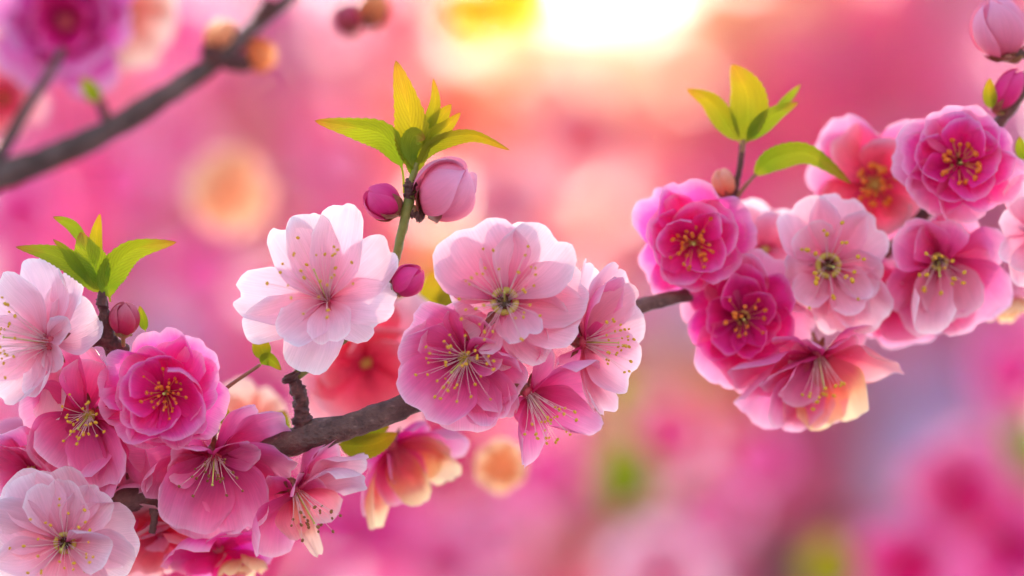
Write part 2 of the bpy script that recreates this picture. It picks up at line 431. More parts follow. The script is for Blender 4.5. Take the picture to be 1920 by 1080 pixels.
# ------------------------------------------------------------------ bud
def bud(label, px, py, dz, axis, rad, el=1.15, m='bud_pink', sep='sepal', n=5, seed=1, sepal_len=.55, stalk=(0, 0, 0), group='closed flower buds', open_=0.0, seam=.08, bulge=0.0):
    rnd = random.Random(seed); k = kz(dz)
    rt = root('flower_bud', at(px, py, dz), label, 'bud', group)
    A = V3(*axis).normalized(); a = A.orthogonal().normalized(); b = A.cross(a)
    def patch(ph0, hw, th0, th1, r0, twist, nu=14, nv=13, tipw=.12, pt=0.0):
        V, F, U = [], [], []
        for i in range(nu):
            u = i / (nu - 1); 
            for j in range(nv):
                v = -1 + 2 * j / (nv - 1)
                uu = u * (1 - (.30 * abs(v) ** 2.2 if not pt else .72 * abs(v) ** 1.2 * u))
                th = math.pi - (th0 + (th1 - th0) * uu)
                w_ = hw * (.55 + .45 * math.sin(math.pi * min(1, u * .9 + .1)))
                ph = ph0 + v * w_ + twist * u
                r = rad * (r0 + seam * v + (.03 - seam * .25) * u + .02 * noise.noise(Vector((u * 3, v * 2, seed + ph0))))
                r *= 1 + bulge * (1 - u) * .4
                sh = math.sin(th)
                p = A * (math.cos(th) * el * r * (1 + .06 * max(0, u - .6) * el)) + (a * math.cos(ph) + b * math.sin(ph)) * (sh * r)
                V.append(p * k); U.append((u, v * .5 + .5))
        for i in range(nu - 1):
            for j in range(nv - 1):
                q = i * nv + j; F.append((q, q + nv, q + nv + 1, q + 1))
        return V, F, U
    Vv, F = blob(Vector((0, 0, 0)), rad * (.3 if m in ('bud_glow', 'bud_tan') else .90), A, el, 20, 14, k)
    core = mesh_obj('bud_core', Vv, F, M[m], rt, [(0.5, 0.5)] * len(Vv))
    for i in range(n):
        V, F, U = patch(6.283 * i / n + rnd.uniform(-.15, .15), 1.0 * 5 / n + .15, .15, math.pi * rnd.uniform(.93, 1.0), 1.0 + rnd.uniform(-.015, .015), .55)
        mesh_obj('petal', V, F, M[m], rt, U)
    if sepal_len:
        Vv, F = lathe(Vector((0, 0, 0)), A, [(rad * .62, -el * rad * .80), (rad * .55, -el * rad * .95), (rad * .36, -el * rad * 1.12), (rad * .16, -el * rad * 1.25)], 14, k)
        cx = mesh_obj('calyx', Vv, F, M[sep], rt)
        for i in range(5):
            V, F, U = patch(6.283 * (i + .3) / 5, .62, .28, math.pi * sepal_len * rnd.uniform(.85, 1.15), 1.10, 0, 9, 9, pt=1.0)
            mesh_obj('sepal', V, F, M[sep], cx, U)
        if stalk != (0, 0, 0):
            b0 = A * (-el * rad * 1.18); b1 = V3(*stalk)
            Vv, F = tube(spline([b0, b0.lerp(b1, .5) - A * rad * .15, b1], 5), [rad * .17, rad * .15] + [rad * .15] * 9, 8, k)
            mesh_obj('flower_stalk', Vv, F, M['sepal_green'], cx)
    return rt

# ------------------------------------------------------------------ leaves and wood
def leaf_mesh(o, P, W, k, fold=.35, face=(0, 0, 1), roll=0.0, seed=0, stalk=.10, fat=.42, serr=.045, nu=38, nv=11):
    """P: three or four photograph points (x, y, dz) along the midrib, relative to o"""
    pts = spline([V3(p[0] - o[0], p[1] - o[1], p[2]) for p in P], 12)
    n = len(pts)
    V, F, U = [], [], []
    N0 = V3(*face)
    Ln = sum((pts[i + 1] - pts[i]).length for i in range(n - 1))
    for i in range(nu):
        u = i / (nu - 1); f = u * (n - 1); a = min(int(f), n - 2); p = pts[a].lerp(pts[a + 1], f - a)
        t = (pts[min(a + 2, n - 1)] - pts[max(a - 1, 0)]).normalized()
        Nn = (N0 - t * N0.dot(t)).normalized(); Nn.rotate(Quaternion(t, roll)); B = t.cross(Nn)
        if u < stalk: wd = W * .035
        else:
            x = (u - stalk) / (1 - stalk)
            wd = W / 2 * (math.sin(math.pi * x ** (math.log(.5) / math.log(fat))) ** .85 * (1 - .25 * x) * 1.12 if 0 < x < 1 else 0) + W * .03 * (1 - x)
        for j in range(nv):
            v = -1 + 2 * j / (nv - 1)
            e = 1 + serr * ((i % 2) * 2 - 1) * abs(v) ** 4
            h = fold * wd * abs(v) ** 1.3 - .25 * fold * wd * v * v + .05 * W * noise.noise(Vector((u * 4, v * 2, seed))) * abs(v)
            h += .03 * W * math.sin(u * 34 - abs(v) * 7) * abs(v) * (1 - abs(v)) * (1 if u > stalk else 0)
            V.append((p + B * (wd * v * e) + Nn * h) * k); U.append((u, v * .5 + .5))
    for i in range(nu - 1):
        for j in range(nv - 1):
            q = i * nv + j; F.append((q, q + 1, q + nv + 1, q + nv))
    return V, F, U
def sprig(label, px, py, dz, leaves, group='sprigs of young leaves', name='leaf_sprig', stem=None, cat='leaf sprig'):
    k = kz(dz)
    rt = root(name, at(px, py, dz), label, cat, group)
    for i, (P, W, op) in enumerate(leaves):
        op = dict(op); mm = op.pop('m', 'leaf')
        V, F, U = leaf_mesh((px, py), P, W, k, seed=i + px, **op)
        mesh_obj('leaf', V, F, M[mm], rt, U)
    if stem:
        P, r, mm = stem
        pts = spline([V3(p[0] - px, p[1] - py, p[2]) for p in P], 6)
        V, F = tube(pts, lerp_list(r, len(pts)), 8, k, .12, px)
        mesh_obj('stem', V, F, M[mm], rt)
    return rt
def wood(name, P, r, m, parent=None, n=14, rough=.16, seed=0, sub=12, o=None, dz=0):
    """P: photograph points (x, y, dz) in world; the mesh hangs on the parent's frame"""
    base = parent.matrix_world if parent else None
    pts = spline([at(*p) for p in P], sub)
    rad = [x * S for x in lerp_list(r, len(pts))]
    if base:
        inv = base.inverted(); pts = [inv @ p for p in pts]
    V, F = tube([p / S for p in pts], [x / S for x in rad], n, S, rough, seed)
    return mesh_obj(name, V, F, M[m], parent)

# ------------------------------------------------------------------ ground
g = mesh_obj('ground', [(-900, -900, 0), (900, -900, 0), (900, 900, 0), (-900, 900, 0)], [(0, 1, 2, 3)], M['ground'], smooth=False)  # unseen; its pale tone is added to bounce light up at the blossoms
tag(g, 'unseen orchard ground made pale to bounce light below the branches', 'ground', kind='structure')

# ------------------------------------------------------------------ blossoming trees far behind
CM = {
 'g': ('magenta', (.88, .03, .44)), 'h': ('hot', (.95, .10, .48)), 'p': ('pink', (.96, .27, .60)), 'l': ('palepink', (.95, .58, .76)),
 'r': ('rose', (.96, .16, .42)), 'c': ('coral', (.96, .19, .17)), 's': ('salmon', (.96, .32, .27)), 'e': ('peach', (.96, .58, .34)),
 'm': ('mauve', (.82, .38, .60)), 'd': ('dusty', (.70, .30, .40)), 'o': ('olive', (.62, .56, .10)), 'n': ('green', (.34, .48, .05)),
 'y': ('yellow', (.95, .74, .14)), 't': ('tan', (.84, .50, .38)), 'v': ('lilac', (.76, .74, .93)), 'w': ('dark', (.34, .16, .22)),  # pale lilac at lower right stands in for open sky between crowns
}
for key, (nm, c) in CM.items(): M['cr_' + key] = crown_mat('crown_' + nm, c)
# one letter per patch of crown colour, peach and salmon painting the sun's glow, 18 columns by 12 rows; '.' leaves the sky open
GRID = [
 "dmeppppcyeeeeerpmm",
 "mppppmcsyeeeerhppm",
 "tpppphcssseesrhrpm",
 "phgptppssssrrpmmmm",
 "ghpmtprpsssdrmmmmm",
 "ghpppgmeypddmmmmmm",
 "mpmvpppyopdmvmmmvp",
 "mvvvppcsppmoomvvvp",
 "pvmpggphgpmosmdvvp",
 "pmgpggghgmdnrhdvvn",
 "pgghgghghdddrdwvhh",
 "pghghhgppddlpwwhhg",
]
def crown(rnd, clumps, mats):
    V, F, MI = [], [], []
    for (c, r, n, ltr) in clumps:
        mi = mats.index(ltr)
        for _ in range(n):
            while True:
                d = Vector((rnd.uniform(-1, 1), rnd.uniform(-1, 1), rnd.uniform(-1, 1)))
                if d.length < 1: break
            q = c + d * r
            A = (Vector((rnd.gauss(0, 1), rnd.gauss(0, 1), rnd.gauss(0, 1))) + Vector((0, -.8, .2))).normalized()
            a = A.orthogonal().normalized(); b = A.cross(a); R0 = rnd.uniform(.07, .11)
            o0 = len(V); V.append(q); 
            for i in range(5):
                an = 1.2566 * i + .2
                for (da, rr, hh) in ((-.45, .72, .15), (0, 1.0, .35), (.45, .72, .15)):
                    V.append(q + (a * math.cos(an + da) + b * math.sin(an + da)) * (R0 * rr) + A * (R0 * hh))
                F.append((o0, o0 + 1 + i * 3, o0 + 2 + i * 3, o0 + 3 + i * 3)); MI.append(mi)
    return V, F, MI
rnd = random.Random(5)
trees = {0: [], 1: [], 2: []}
DEP = {0: 15.0, 1: 18.0, 2: 14.0}
NR, NC = len(GRID), 18
for rI, row in enumerate(GRID):
    for cI, ch in enumerate(row):
        if ch == '.': continue
        x = -60 + (cI + .5) * 2040 / NC; y = -30 + (rI + .5) * 1140 / NR
        ti = 0 if cI < 6 else (1 if cI < 12 else 2)
        few = 9 if ch == ':' else (17 if ch.isupper() else 40)
        ch = ch.replace(':', 'e')
        for rep in range(1 if few < 20 else 2):
            z = DEP[ti] + rnd.uniform(-1.6, 1.6)
            qx, qy = x + rnd.uniform(-40, 40), y + rnd.uniform(-30, 30)
            gap = math.hypot(qx - 1130, qy - 10)                        # the crown thins out where the sun shines through
            if gap < 190:
                for _ in range(3):
                    qx, qy = x + rnd.uniform(-60, 60), y + rnd.uniform(-50, 50); gap = math.hypot(qx - 1130, qy - 10)
                    trees[ti].append((atz(qx, qy, z), 75 * S * z / FOC, int(2 + 13 * min(1, gap / 190) ** 1.6), ch.lower()))
                continue
            trees[ti].append((atz(qx, qy, z), rnd.uniform(60, 85) * S * z / FOC, few, ch.lower()))
for y in (-125, -230, 1160, 1255):
    for cI in range(NC + 8):
        x = -60 + (cI - 3.5) * 2040 / NC
        if y < -200 and 1000 < x < 1260: continue
        ti = 0 if x < 620 else (1 if x < 1300 else 2); z = DEP[ti] + rnd.uniform(-1.4, 1.4)
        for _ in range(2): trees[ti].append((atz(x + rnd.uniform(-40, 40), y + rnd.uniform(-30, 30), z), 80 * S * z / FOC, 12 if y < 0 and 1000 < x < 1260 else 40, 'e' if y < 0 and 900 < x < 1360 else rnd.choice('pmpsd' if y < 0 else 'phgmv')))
# crown clumps beyond the frame, so that the trees go on
for _ in range(70):
    side = rnd.choice((-1, 1)); ti = 0 if side < 0 else 2; z = DEP[ti] + rnd.uniform(-1.5, 2.5)
    x = 960 + side * rnd.uniform(1050, 1700); y = rnd.uniform(-300, 1300)
    trees[ti].append((atz(x, y, z), 90 * S * z / FOC, 45, rnd.choice('pphmlr')))
TL = ['tall pink and magenta blossom tree blurred far behind the left half of the branch',
      'blossom tree blurred below the sun with its coral and peach glow painted in',
      'rose and mauve blossom tree blurred far behind the right-hand blossoms']
for ti, cl in trees.items():
    cx = {0: 300, 1: 1180, 2: 1700}[ti]
    p = atz(cx, 800, DEP[ti] + .8)
    t = root('blossom_tree', Vector((p.x, p.y, 0)), TL[ti], 'tree', 'blossom trees far behind', upright=True)
    o = Vector((p.x, p.y, 0))
    mats = sorted({c[3] for c in cl})
    V, F, MI = crown(rnd, cl, mats)
    mesh_obj('crown', [v - o for v in V], F, [M['cr_' + c] for c in mats], t, smooth=False, midx=MI)
    pts = spline([Vector((0, 0, 0)), Vector((.2, .08, 2.4)), Vector((-.1, .0, 4.8)), Vector((.16, .1, 7.0)), Vector((.0, .0, 9.6))], 8)
    V, F = tube(pts, lerp_list([.34, .24, .19, .13, .04], len(pts)), 12, 1, .12, ti)
    mesh_obj('trunk', V, F, M['trunk'], t)
    for b in range(6):
        q = cl[(b * 37 + 11) % len(cl)][0] - o
        s_ = pts[14 + b * 2]
        pp = spline([s_, s_.lerp(q, .5) + Vector((0, 0, -.2)), q], 8)
        V, F = tube(pp, lerp_list([.09, .055, .02], len(pp)), 8, 1, .12, b)
        mesh_obj('bough', V, F, M['trunk'], t)

# ------------------------------------------------------------------ branches
br = root('flowering_branch', at(650, 800, -45), 'brown flowering branch running across the picture with every sharp blossom on it', 'branch')
def W_(nm, P, r, m, **kw): return wood(nm, P, r, m, br, **kw)
W_('limb', [(-120, 1030, -90), (60, 985, -90), (250, 932, -85), (400, 895, -80), (540, 832, -55), (660, 798, -45), (770, 755, -50), (880, 700, -80),
            (1000, 640, -110), (1120, 600, -130), (1230, 566, -170), (1340, 548, -230), (1480, 560, -270), (1665, 470, -290), (1790, 330, -280), (1890, 208, -220), (1935, 130, -190), (1960, 60, -180)],
   [25, 25, 25, 26, 27, 25, 22, 20, 17, 16, 14, 13, 13, 13, 13, 13, 13, 12], 'bark', rough=.22, seed=2)
W_('spur', [(572, 812, -50), (566, 780, -45), (563, 745, -42), (550, 715, -40), (543, 700, -40)], [19, 15, 14, 15, 18], 'bark_red', rough=.5, seed=4)
W_('twig', [(555, 705, -45), (620, 655, -70), (690, 590, -60), (733, 515, -20), (752, 440, -5), (766, 380, 0), (769, 356, 0)], [10, 9, 9, 8.5, 9, 10, 10], 'stem', rough=.2, seed=5)
W_('twig_node', [(766, 372, 0), (769, 350, 2), (774, 330, 3)], [10, 12, 8], 'bark_red', rough=.5, seed=6)
W_('bud_scar', [(770, 398, -4), (785, 404, -2), (796, 406, 0)], [8, 12, 6], 'bark_red', rough=.5, seed=8)
W_('twig', [(250, 925, -90), (235, 800, -90), (222, 700, -70), (205, 640, -30), (198, 595, -10), (190, 560, 0)], [14, 14, 14, 13, 12, 10], 'bark_red', rough=.35, seed=7)
W_('twig', [(235, 660, -45), (200, 640, -25), (160, 640, -25)], [15, 14, 10], 'bark_red', rough=.3, seed=9)
W_('twig', [(1345, 548, -230), (1362, 450, -240), (1374, 372, -220), (1386, 320, -210), (1392, 272, -205)], [8, 8, 8, 6, 6], 'bark_red', rough=.2, seed=10)
W_('twig', [(1372, 385, -220), (1395, 352, -212), (1418, 326, -205)], [5, 4, 3], 'stem_red', rough=.2, seed=11)
W_('twig', [(1945, 110, -190), (1915, 100, -180), (1895, 98, -172)], [9, 8, 8], 'bark', rough=.3, seed=12)
W_('twig', [(285, 935, -85), (290, 965, -80), (285, 1000, -80)], [10, 8, 6], 'bark', rough=.3, seed=13)

fb = root('blurred_branch', at(215, 240, -850), 'thick grey brown branch out of focus across the upper left corner', 'branch')
wood('limb', [(-120, 385, -900), (0, 332, -880), (120, 285, -860), (215, 238, -850), (330, 165, -850), (400, 118, -850), (470, 55, -850), (545, -5, -850), (640, -90, -850)],
     [32, 31, 29, 27, 24, 21, 16, 13, 9], 'bark_far', fb, seed=21)
wood('side_branch', [(-60, 380, -880), (0, 290, -870), (45, 210, -870), (85, 150, -870), (120, 90, -870)], [16, 15, 13, 11, 9], 'bark_far', fb, seed=22)
wood('spur', [(203, 240, -850), (196, 215, -845), (188, 188, -845)], [14, 11, 10], 'bark_red', fb, seed=23)
wood('spur', [(415, 120, -850), (395, 100, -845), (392, 85, -845)], [22, 24, 14], 'bark_red', fb, seed=24)
wood('spur', [(420, 115, -850), (450, 118, -845), (468, 112, -845)], [16, 22, 16], 'bark_red', fb, seed=25)
wood('spur', [(480, 40, -850), (500, 20, -845), (510, 0, -845)], [16, 18, 16], 'bark_red', fb, seed=26)

def far_bough(label, P, r, z, seed):
    b_ = root('background_twig', atz(P[0][0], P[0][1], z), label, 'twig', 'blurred twigs carrying the background blossoms')
    wood('limb', [(x, y, (FOC - z - (i % 2) * .05) / S) for i, (x, y) in enumerate(P)], [q * z / FOC for q in r], 'bark_far', b_, n=8, seed=seed)
far_bough('blurred twig carrying the pink blossoms of the lower right corner', [(1560, 1200), (1690, 1100), (1810, 980), (1900, 900), (2050, 760)], [7, 6, 6, 5, 4], 1.7, 61)
far_bough('blurred twig running behind the blossoms along the bottom centre', [(480, 1180), (700, 1030), (860, 1040), (1030, 930), (1250, 850), (1430, 880), (1560, 830)], [8, 7, 7, 6, 5, 4, 3], 1.95, 62)
far_bough('blurred twig behind the peach disc under the grey corner branch', [(-80, 470), (50, 410), (235, 380), (430, 385), (640, 325), (700, 170), (770, 40)], [8, 7, 6, 5, 5, 4, 3], 2.1, 63)
# ------------------------------------------------------------------ blossoms in focus
ST = dict
blossom('wide open pale pink blossom with a red eye on the spur left of the buds', 613, 562, 20, (-.05, -.35, 1), [
    (563, 697, -26, 112, dict(bow=.04)), (455, 622, -10, 84), (705, 622, -20, 84),
    (528, 412, -6, 104, dict(notch=.10)), (575, 396, -2, 100), (437, 552, 6, 112, dict(notch=.08, bow=.14)),
    (655, 380, 8, 98, dict(notch=.07, cup=.2)), (730, 452, 14, 104, dict(cup=.12)), (541, 646, 22, 92, dict(bow=.02)), (742, 560, 14, 96, dict(cup=-.1, bow=.0)), (636, 641, 26, 86, dict(bow=-.02))],
    m='pale', eye='red', eye_r=11, seed=3, stam=ST(n=30, len=(70, 125), spread=(8, 58), axis=(-.22, -.62, .75)))
blossom('pale blossom with a tan eye at the top of the central cluster', 946, 565, 55, (.02, -.12, 1), [
    (952, 408, -28, 112, dict(m='pale', notch=.08)), (830, 470, -22, 112), (862, 612, -24, 150), (1092, 600, -20, 130), (1050, 655, -12, 140, dict(ruf=.04)), (985, 690, -26, 130),
    (1036, 430, -4, 150, dict(m='pale')), (876, 424, 6, 184, dict(cup=.14)), (1096, 532, 12, 128, dict(cup=.16)), (984, 642, 26, 84, dict(cup=-.2, bow=-.05))],
    m='blush', eye='hole', eye_r=24, seed=4, bow=.14, stam=ST(n=34, len=(55, 100), spread=(25, 78), axis=(.0, -.25, 1)))
blossom('rosy pink blossom leaning left in front of the brown branch end', 872, 672, 20, (-.1, .35, 1), [
    (822, 578, -10, 140), (915, 610, -18, 130), (760, 606, -6, 120), (745, 672, 6, 120), (862, 812, -16, 112), (925, 800, -8, 96), (978, 735, 4, 104),
    (788, 778, 16, 124), (845, 600, 16, 120, dict(cup=.3)), (932, 790, 20, 80), (935, 664, 34, 66, dict(cup=.3)), (980, 700, 24, 70, dict(roll=.6))],
    m='soft', eye='cup', eye_r=16, wf=1.22, narrow=.34, seed=5, bow=.16, stam=ST(n=38, len=(40, 108), spread=(8, 55), axis=(-.35, .35, 1)))
blossom('pale blossom seen from the side at the right end of the central cluster', 1098, 642, -10, (.9, .05, .55), [
    (1137, 490, -40, 58, dict(m='pale')), (1060, 560, -30, 110, dict(m='soft')), (1062, 690, -20, 110, dict(m='soft')), (1176, 503, -30, 118), (1218, 580, -42, 124), (1196, 706, -20, 112), (1165, 768, 0, 60, dict(notch=.1)),
    (1133, 770, -10, 52, dict(notch=.1)), (1160, 520, 24, 74, dict(cup=.35, m='soft'))],
    m='blush', eye='red', eye_r=14, wf=1.22, narrow=.34, seed=6, bow=.12, stam=ST(n=30, len=(50, 95), spread=(5, 38), axis=(.95, .0, .5)))
blossom('dusky pink blossom hanging sideways below the central cluster', 992, 738, 0, (.6, .6, .5), [
    (1040, 655, -34, 110), (1124, 696, -10, 132, dict(cup=.25)), (1114, 812, -24, 96, dict(point=.05)), (948, 776, -22, 70), (1010, 800, -30, 90, dict(narrow=.4)), (988, 866, 0, 84, dict(cup=.35, point=.06))],
    m='soft', eye='red', eye_r=13, sz=1.06, seed=7, bow=.10, stam=ST(n=26, len=(60, 105), spread=(3, 38), axis=(.55, .75, .45)))
blossom('pale lilac pink blossom at the left edge with long white stamens', 88, 642, 10, (-.6, .05, .8), [
    (57, 487, -20, 124), (-20, 528, -16, 120), (125, 512, -8, 84), (180, 590, 0, 118, dict(cup=.2)), (-60, 660, -10, 120), (10, 752, 2, 92), (72, 790, -30, 90), (134, 606, 34, 50, dict(cup=.45)), (108, 690, 28, 56, dict(cup=.3)), (62, 742, 24, 56)],
    m='pale', eye='red', eye_r=18, sz=1.03, seed=8, stam=ST(n=32, len=(70, 120), spread=(3, 42), axis=(-.85, -.12, .5)))
blossom('dusky pink cupped blossom drooping below the pale left-edge one', 165, 780, -5, (-.3, .45, .8), [
    (125, 672, -20, 130), (62, 720, -24, 120), (45, 800, -20, 124), (88, 888, -22, 120), (165, 930, -26, 120), (228, 925, -20, 100), (240, 830, 0, 110), (205, 700, 10, 110, dict(cup=.3)), (120, 870, 6, 110), (185, 900, 8, 90)],
    m='soft', eye='cup', eye_r=15, sz=1.12, wf=1.22, narrow=.34, ruf=.065, seed=9, bow=.18, stam=ST(n=30, len=(30, 70), spread=(5, 60), axis=(-.25, .45, .9)))
blossom('hot pink ruffled double blossom with orange stamens above the left cluster', 312, 735, 30, (.0, .05, 1), None,
    [(6, 2, 124, 140, 10, dict(bow=.05)), (6, 20, 110, 128, 35, dict(bow=.14)), (5, 42, 92, 118, 5, dict(bow=.24, cup=.35))],
    m='hot', eye='cup', eye_r=12, sz=0.9, seed=10, ruf=.05, stam=ST(n=38, len=(22, 55), spread=(5, 62), fil='filament_hot', anth='anther_orange', ar=2.8))
blossom('pink blossom facing down with a frilled upper rim beside the branch fork', 402, 858, -5, (.05, .75, .65), [
    (300, 820, -20, 120), (490, 800, -26, 120), (392, 1010, -40, 140), (488, 990, -36, 110), (535, 835, -20, 120), (262, 900, -26, 130), (345, 985, -6, 112), (455, 985, 4, 108), (524, 915, -4, 120), (300, 950, -16, 110), (472, 842, 40, 62, dict(cup=.4)), (330, 860, 36, 84, dict(cup=.4))],
    m='soft', eye='red', eye_r=16, sz=1.1, wf=1.22, narrow=.34, ruf=.065, seed=11, bow=.16, stam=ST(n=24, len=(30, 85), spread=(5, 55), axis=(.0, .8, .6), anth='anther_dark', ar=2.6))
blossom('pink blossom seen side on under the thick bare part of the branch', 556, 922, -30, (.55, .75, .35), [
    (640, 842, -24, 80), (680, 872, -30, 72, dict(m='blush')), (600, 840, -40, 80), (676, 905, 2, 90, dict(m='blush')), (508, 1040, -10, 116), (585, 1000, -30, 100, dict(m='coral')), (500, 920, 10, 84), (604, 1032, -16, 30, dict(m='peach', narrow=.5)), (572, 894, 24, 60, dict(cup=.4))],
    m='soft', eye='red', eye_r=14, sz=1.1, wf=1.22, narrow=.34, ruf=.065, seed=12, bow=.12, stam=ST(n=22, len=(45, 100), spread=(3, 38), axis=(.5, .8, .4), anth='anther_dark', ar=2.8))
blossom('lilac pink blossom with a dark brown eye in the lower left corner', 122, 1018, 30, (.05, .1, 1), [
    (95, 885, -14, 160), (0, 925, -16, 150), (-30, 1010, -10, 140), (20, 1110, -12, 130), (130, 1150, -10, 130), (245, 980, -18, 124), (225, 1085, -4, 124), (180, 920, -6, 84), (200, 1015, 34, 84, dict(cup=.5, roll=.3)), (110, 905, 6, 110)],
    m='pale', eye='hole', eye_r=19, sz=1.06, seed=13, stam=ST(n=28, len=(45, 90), spread=(25, 82)))
blossom('dusky pink blossom mostly hidden between the drooping ones and the corner blossom', 60, 880, -110, (-.2, .5, .8), None,
    [(6, 10, 110, 120, 0), (5, 35, 80, 95, 25)], m='soft', eye='cup', eye_r=13, seed=14)
blossom('shaded rose blossom behind the frilled downward blossom at lower left', 262, 935, -120, (.0, .6, .7), None,
    [(6, 5, 105, 110, 0, dict(m='soft')), (4, 35, 80, 95, 25)], m='soft', eye='red', eye_r=13, seed=15)
# ------------------------------------------------------------------ right-hand cluster, slightly behind the focus
blossom('bright pink frilled blossom with orange stamens at the left of the right cluster', 1300, 455, -170, (-.05, .1, 1), None,
    [(6, 0, 122, 136, 0, dict(bow=.06)), (5, 20, 106, 126, 30, dict(bow=.14)), (5, 44, 82, 104, 0, dict(bow=.22, cup=.35))],
    m='hot', eye='cup', eye_r=14, sz=0.88, seed=20, ruf=.05, stam=ST(n=34, len=(20, 55), spread=(5, 62), fil='filament_hot', anth='anther_orange', ar=3.6))
blossom('deep magenta blossom with dark centre below the bright pink frilled one', 1392, 595, -200, (.0, .12, 1), None,
    [(6, 4, 118, 122, 20, dict(bow=.06, m='soft')), (6, 24, 102, 104, 50, dict(bow=.16)), (6, 45, 78, 80, 10, dict(bow=.22, cup=.3))],
    m='deep', eye='hole', eye_r=13, seed=21, ruf=.05, stam=ST(n=16, len=(28, 50), spread=(5, 60), fil='filament_hot', anth='anther_orange', ar=4))
blossom('pale pink blossom with dark eye in the middle of the right cluster', 1553, 498, -170, (.05, .05, 1), [
    (1660, 600, -26, 110), (1600, 620, -20, 100), (1500, 590, -16, 96), (1470, 512, -8, 90), (1488, 380, -8, 122), (1592, 366, -12, 116), (1660, 430, -6, 112), (1656, 520, -4, 90), (1626, 572, 12, 90), (1572, 625, 8, 84), (1508, 572, 10, 74), (1500, 430, 8, 90)],
    m='blush', eye='hole', eye_r=22, seed=22, stam=ST(n=20, len=(45, 85), spread=(25, 75), ar=4))
blossom('coral pink half-hidden blossom with orange eye behind the leaf tip at right', 1640, 345, -330, (-.1, .1, 1), None,
    [(6, 5, 122, 122, 15, dict(m='soft')), (5, 25, 100, 104, 40)],
    m='coral', eye='cup', eye_r=20, seed=23, stam=ST(n=20, len=(25, 45), spread=(5, 50), fil='filament_hot', anth='anther_orange', ar=6))
blossom('hot pink frilled blossom with star-shaped eye highest in the right cluster', 1798, 305, -170, (.0, .05, 1), None,
    [(6, -2, 124, 138, 5, dict(bow=.04, m='soft')), (6, 16, 110, 124, 30, dict(bow=.1)), (5, 38, 88, 116, 0, dict(bow=.22, cup=.35))],
    m='hot', eye='hole', eye_r=17, sz=0.87, seed=24, ruf=.045, stam=ST(n=18, len=(24, 36), spread=(40, 75), fil='filament_hot', anth='anther_orange', ar=5, r=1.6))
blossom('folded dusky pink blossom tucked under the highest frilled one', 1760, 490, -200, (.1, .4, .9), [
    (1850, 420, -30, 130), (1862, 520, -30, 130), (1840, 610, -30, 130), (1770, 625, -26, 120), (1705, 590, -20, 100), (1690, 470, -10, 96), (1800, 420, -10, 110), (1700, 430, 24, 84, dict(cup=.5)), (1728, 615, 20, 60, dict(cup=.5, m='blush')), (1740, 425, 30, 80, dict(cup=.5)), (1800, 590, 0, 90, dict(m='blush'))],
    m='soft', eye='hole', eye_r=16, sz=1.08, wf=1.22, narrow=.34, ruf=.06, seed=25, bow=.16, stam=ST(n=14, len=(45, 80), spread=(10, 50), axis=(-.1, .5, .9), ar=4))
blossom('dark rose blossom mostly hidden below the pale dark-eyed one at right', 1680, 560, -300, (.0, .5, .8), None,
    [(6, 10, 100, 110, 0), (5, 30, 80, 90, 30)], m='soft', eye='cup', eye_r=14, seed=26)
blossom('pink blossom hanging lowest in the right cluster with golden sun glow painted on its petals', 1535, 668, -180, (.15, .85, .5), [
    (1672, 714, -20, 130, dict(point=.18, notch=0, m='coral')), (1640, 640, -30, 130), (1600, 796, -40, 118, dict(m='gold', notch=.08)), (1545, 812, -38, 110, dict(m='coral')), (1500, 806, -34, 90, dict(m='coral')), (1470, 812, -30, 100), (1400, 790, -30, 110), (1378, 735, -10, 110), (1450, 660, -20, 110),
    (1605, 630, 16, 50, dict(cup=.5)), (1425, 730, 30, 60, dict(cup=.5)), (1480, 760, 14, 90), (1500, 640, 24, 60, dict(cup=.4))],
    m='soft', eye='red', eye_r=15, wf=1.22, narrow=.34, ruf=.06, seed=27, bow=.1, stam=ST(n=14, len=(60, 95), spread=(3, 30), axis=(.1, .85, .5), ar=3.6))
blossom('lilac pink blossom cut off by the right edge', 1940, 440, -150, (-.3, .3, .9), [
    (1888, 390, 0, 90), (1895, 500, 4, 76), (1930, 540, 0, 80), (1960, 330, 0, 120), (2050, 430, -10, 120), (2010, 540, -10, 120)],
    m='blush', eye='red', eye_r=14, seed=28)
blossom('pale pink blossom peeping out between the frilled and dark-eyed blossoms', 1435, 470, -330, (-.1, -.2, 1), None,
    [(5, 10, 92, 110, 20, dict(m='pale')), (5, 25, 80, 90, 50)], m='blush', eye='cup', eye_r=12, seed=29)

# ------------------------------------------------------------------ blossoms well out of focus
OF = 'out of focus blossoms behind the branch'
blossom('coral blossom out of focus behind the widest pale blossom', 685, 680, -430, (.3, .25, .8), None,
    [(6, 10, 146, 150, 20), (5, 32, 108, 116, 0)], m='coral', eye='cup', eye_r=16, seed=30, group=OF)
blossom('drooping rose blossom with sun glow painted on its petals right below the branch', 738, 838, -260, (.55, .75, .35), [
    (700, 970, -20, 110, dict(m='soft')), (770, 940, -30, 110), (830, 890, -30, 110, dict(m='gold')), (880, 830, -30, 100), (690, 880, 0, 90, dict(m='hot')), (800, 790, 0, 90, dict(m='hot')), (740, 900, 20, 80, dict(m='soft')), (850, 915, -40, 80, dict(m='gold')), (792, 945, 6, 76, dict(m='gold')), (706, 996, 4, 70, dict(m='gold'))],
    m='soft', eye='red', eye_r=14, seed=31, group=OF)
blossom('rose blossom in shade under the left cluster near the bottom edge', 300, 1000, -170, (.0, .8, .5), None,
    [(6, 20, 120, 120, 20), (5, 40, 90, 100, 0)], m='coral', eye='red', eye_r=14, seed=32, group=OF)
blossom('magenta blossom in shade beside the hanging side-on one at the bottom', 410, 1030, -150, (.2, .8, .5), None,
    [(6, 15, 105, 110, 0)], m='hot', eye='red', eye_r=14, seed=36, group=OF)
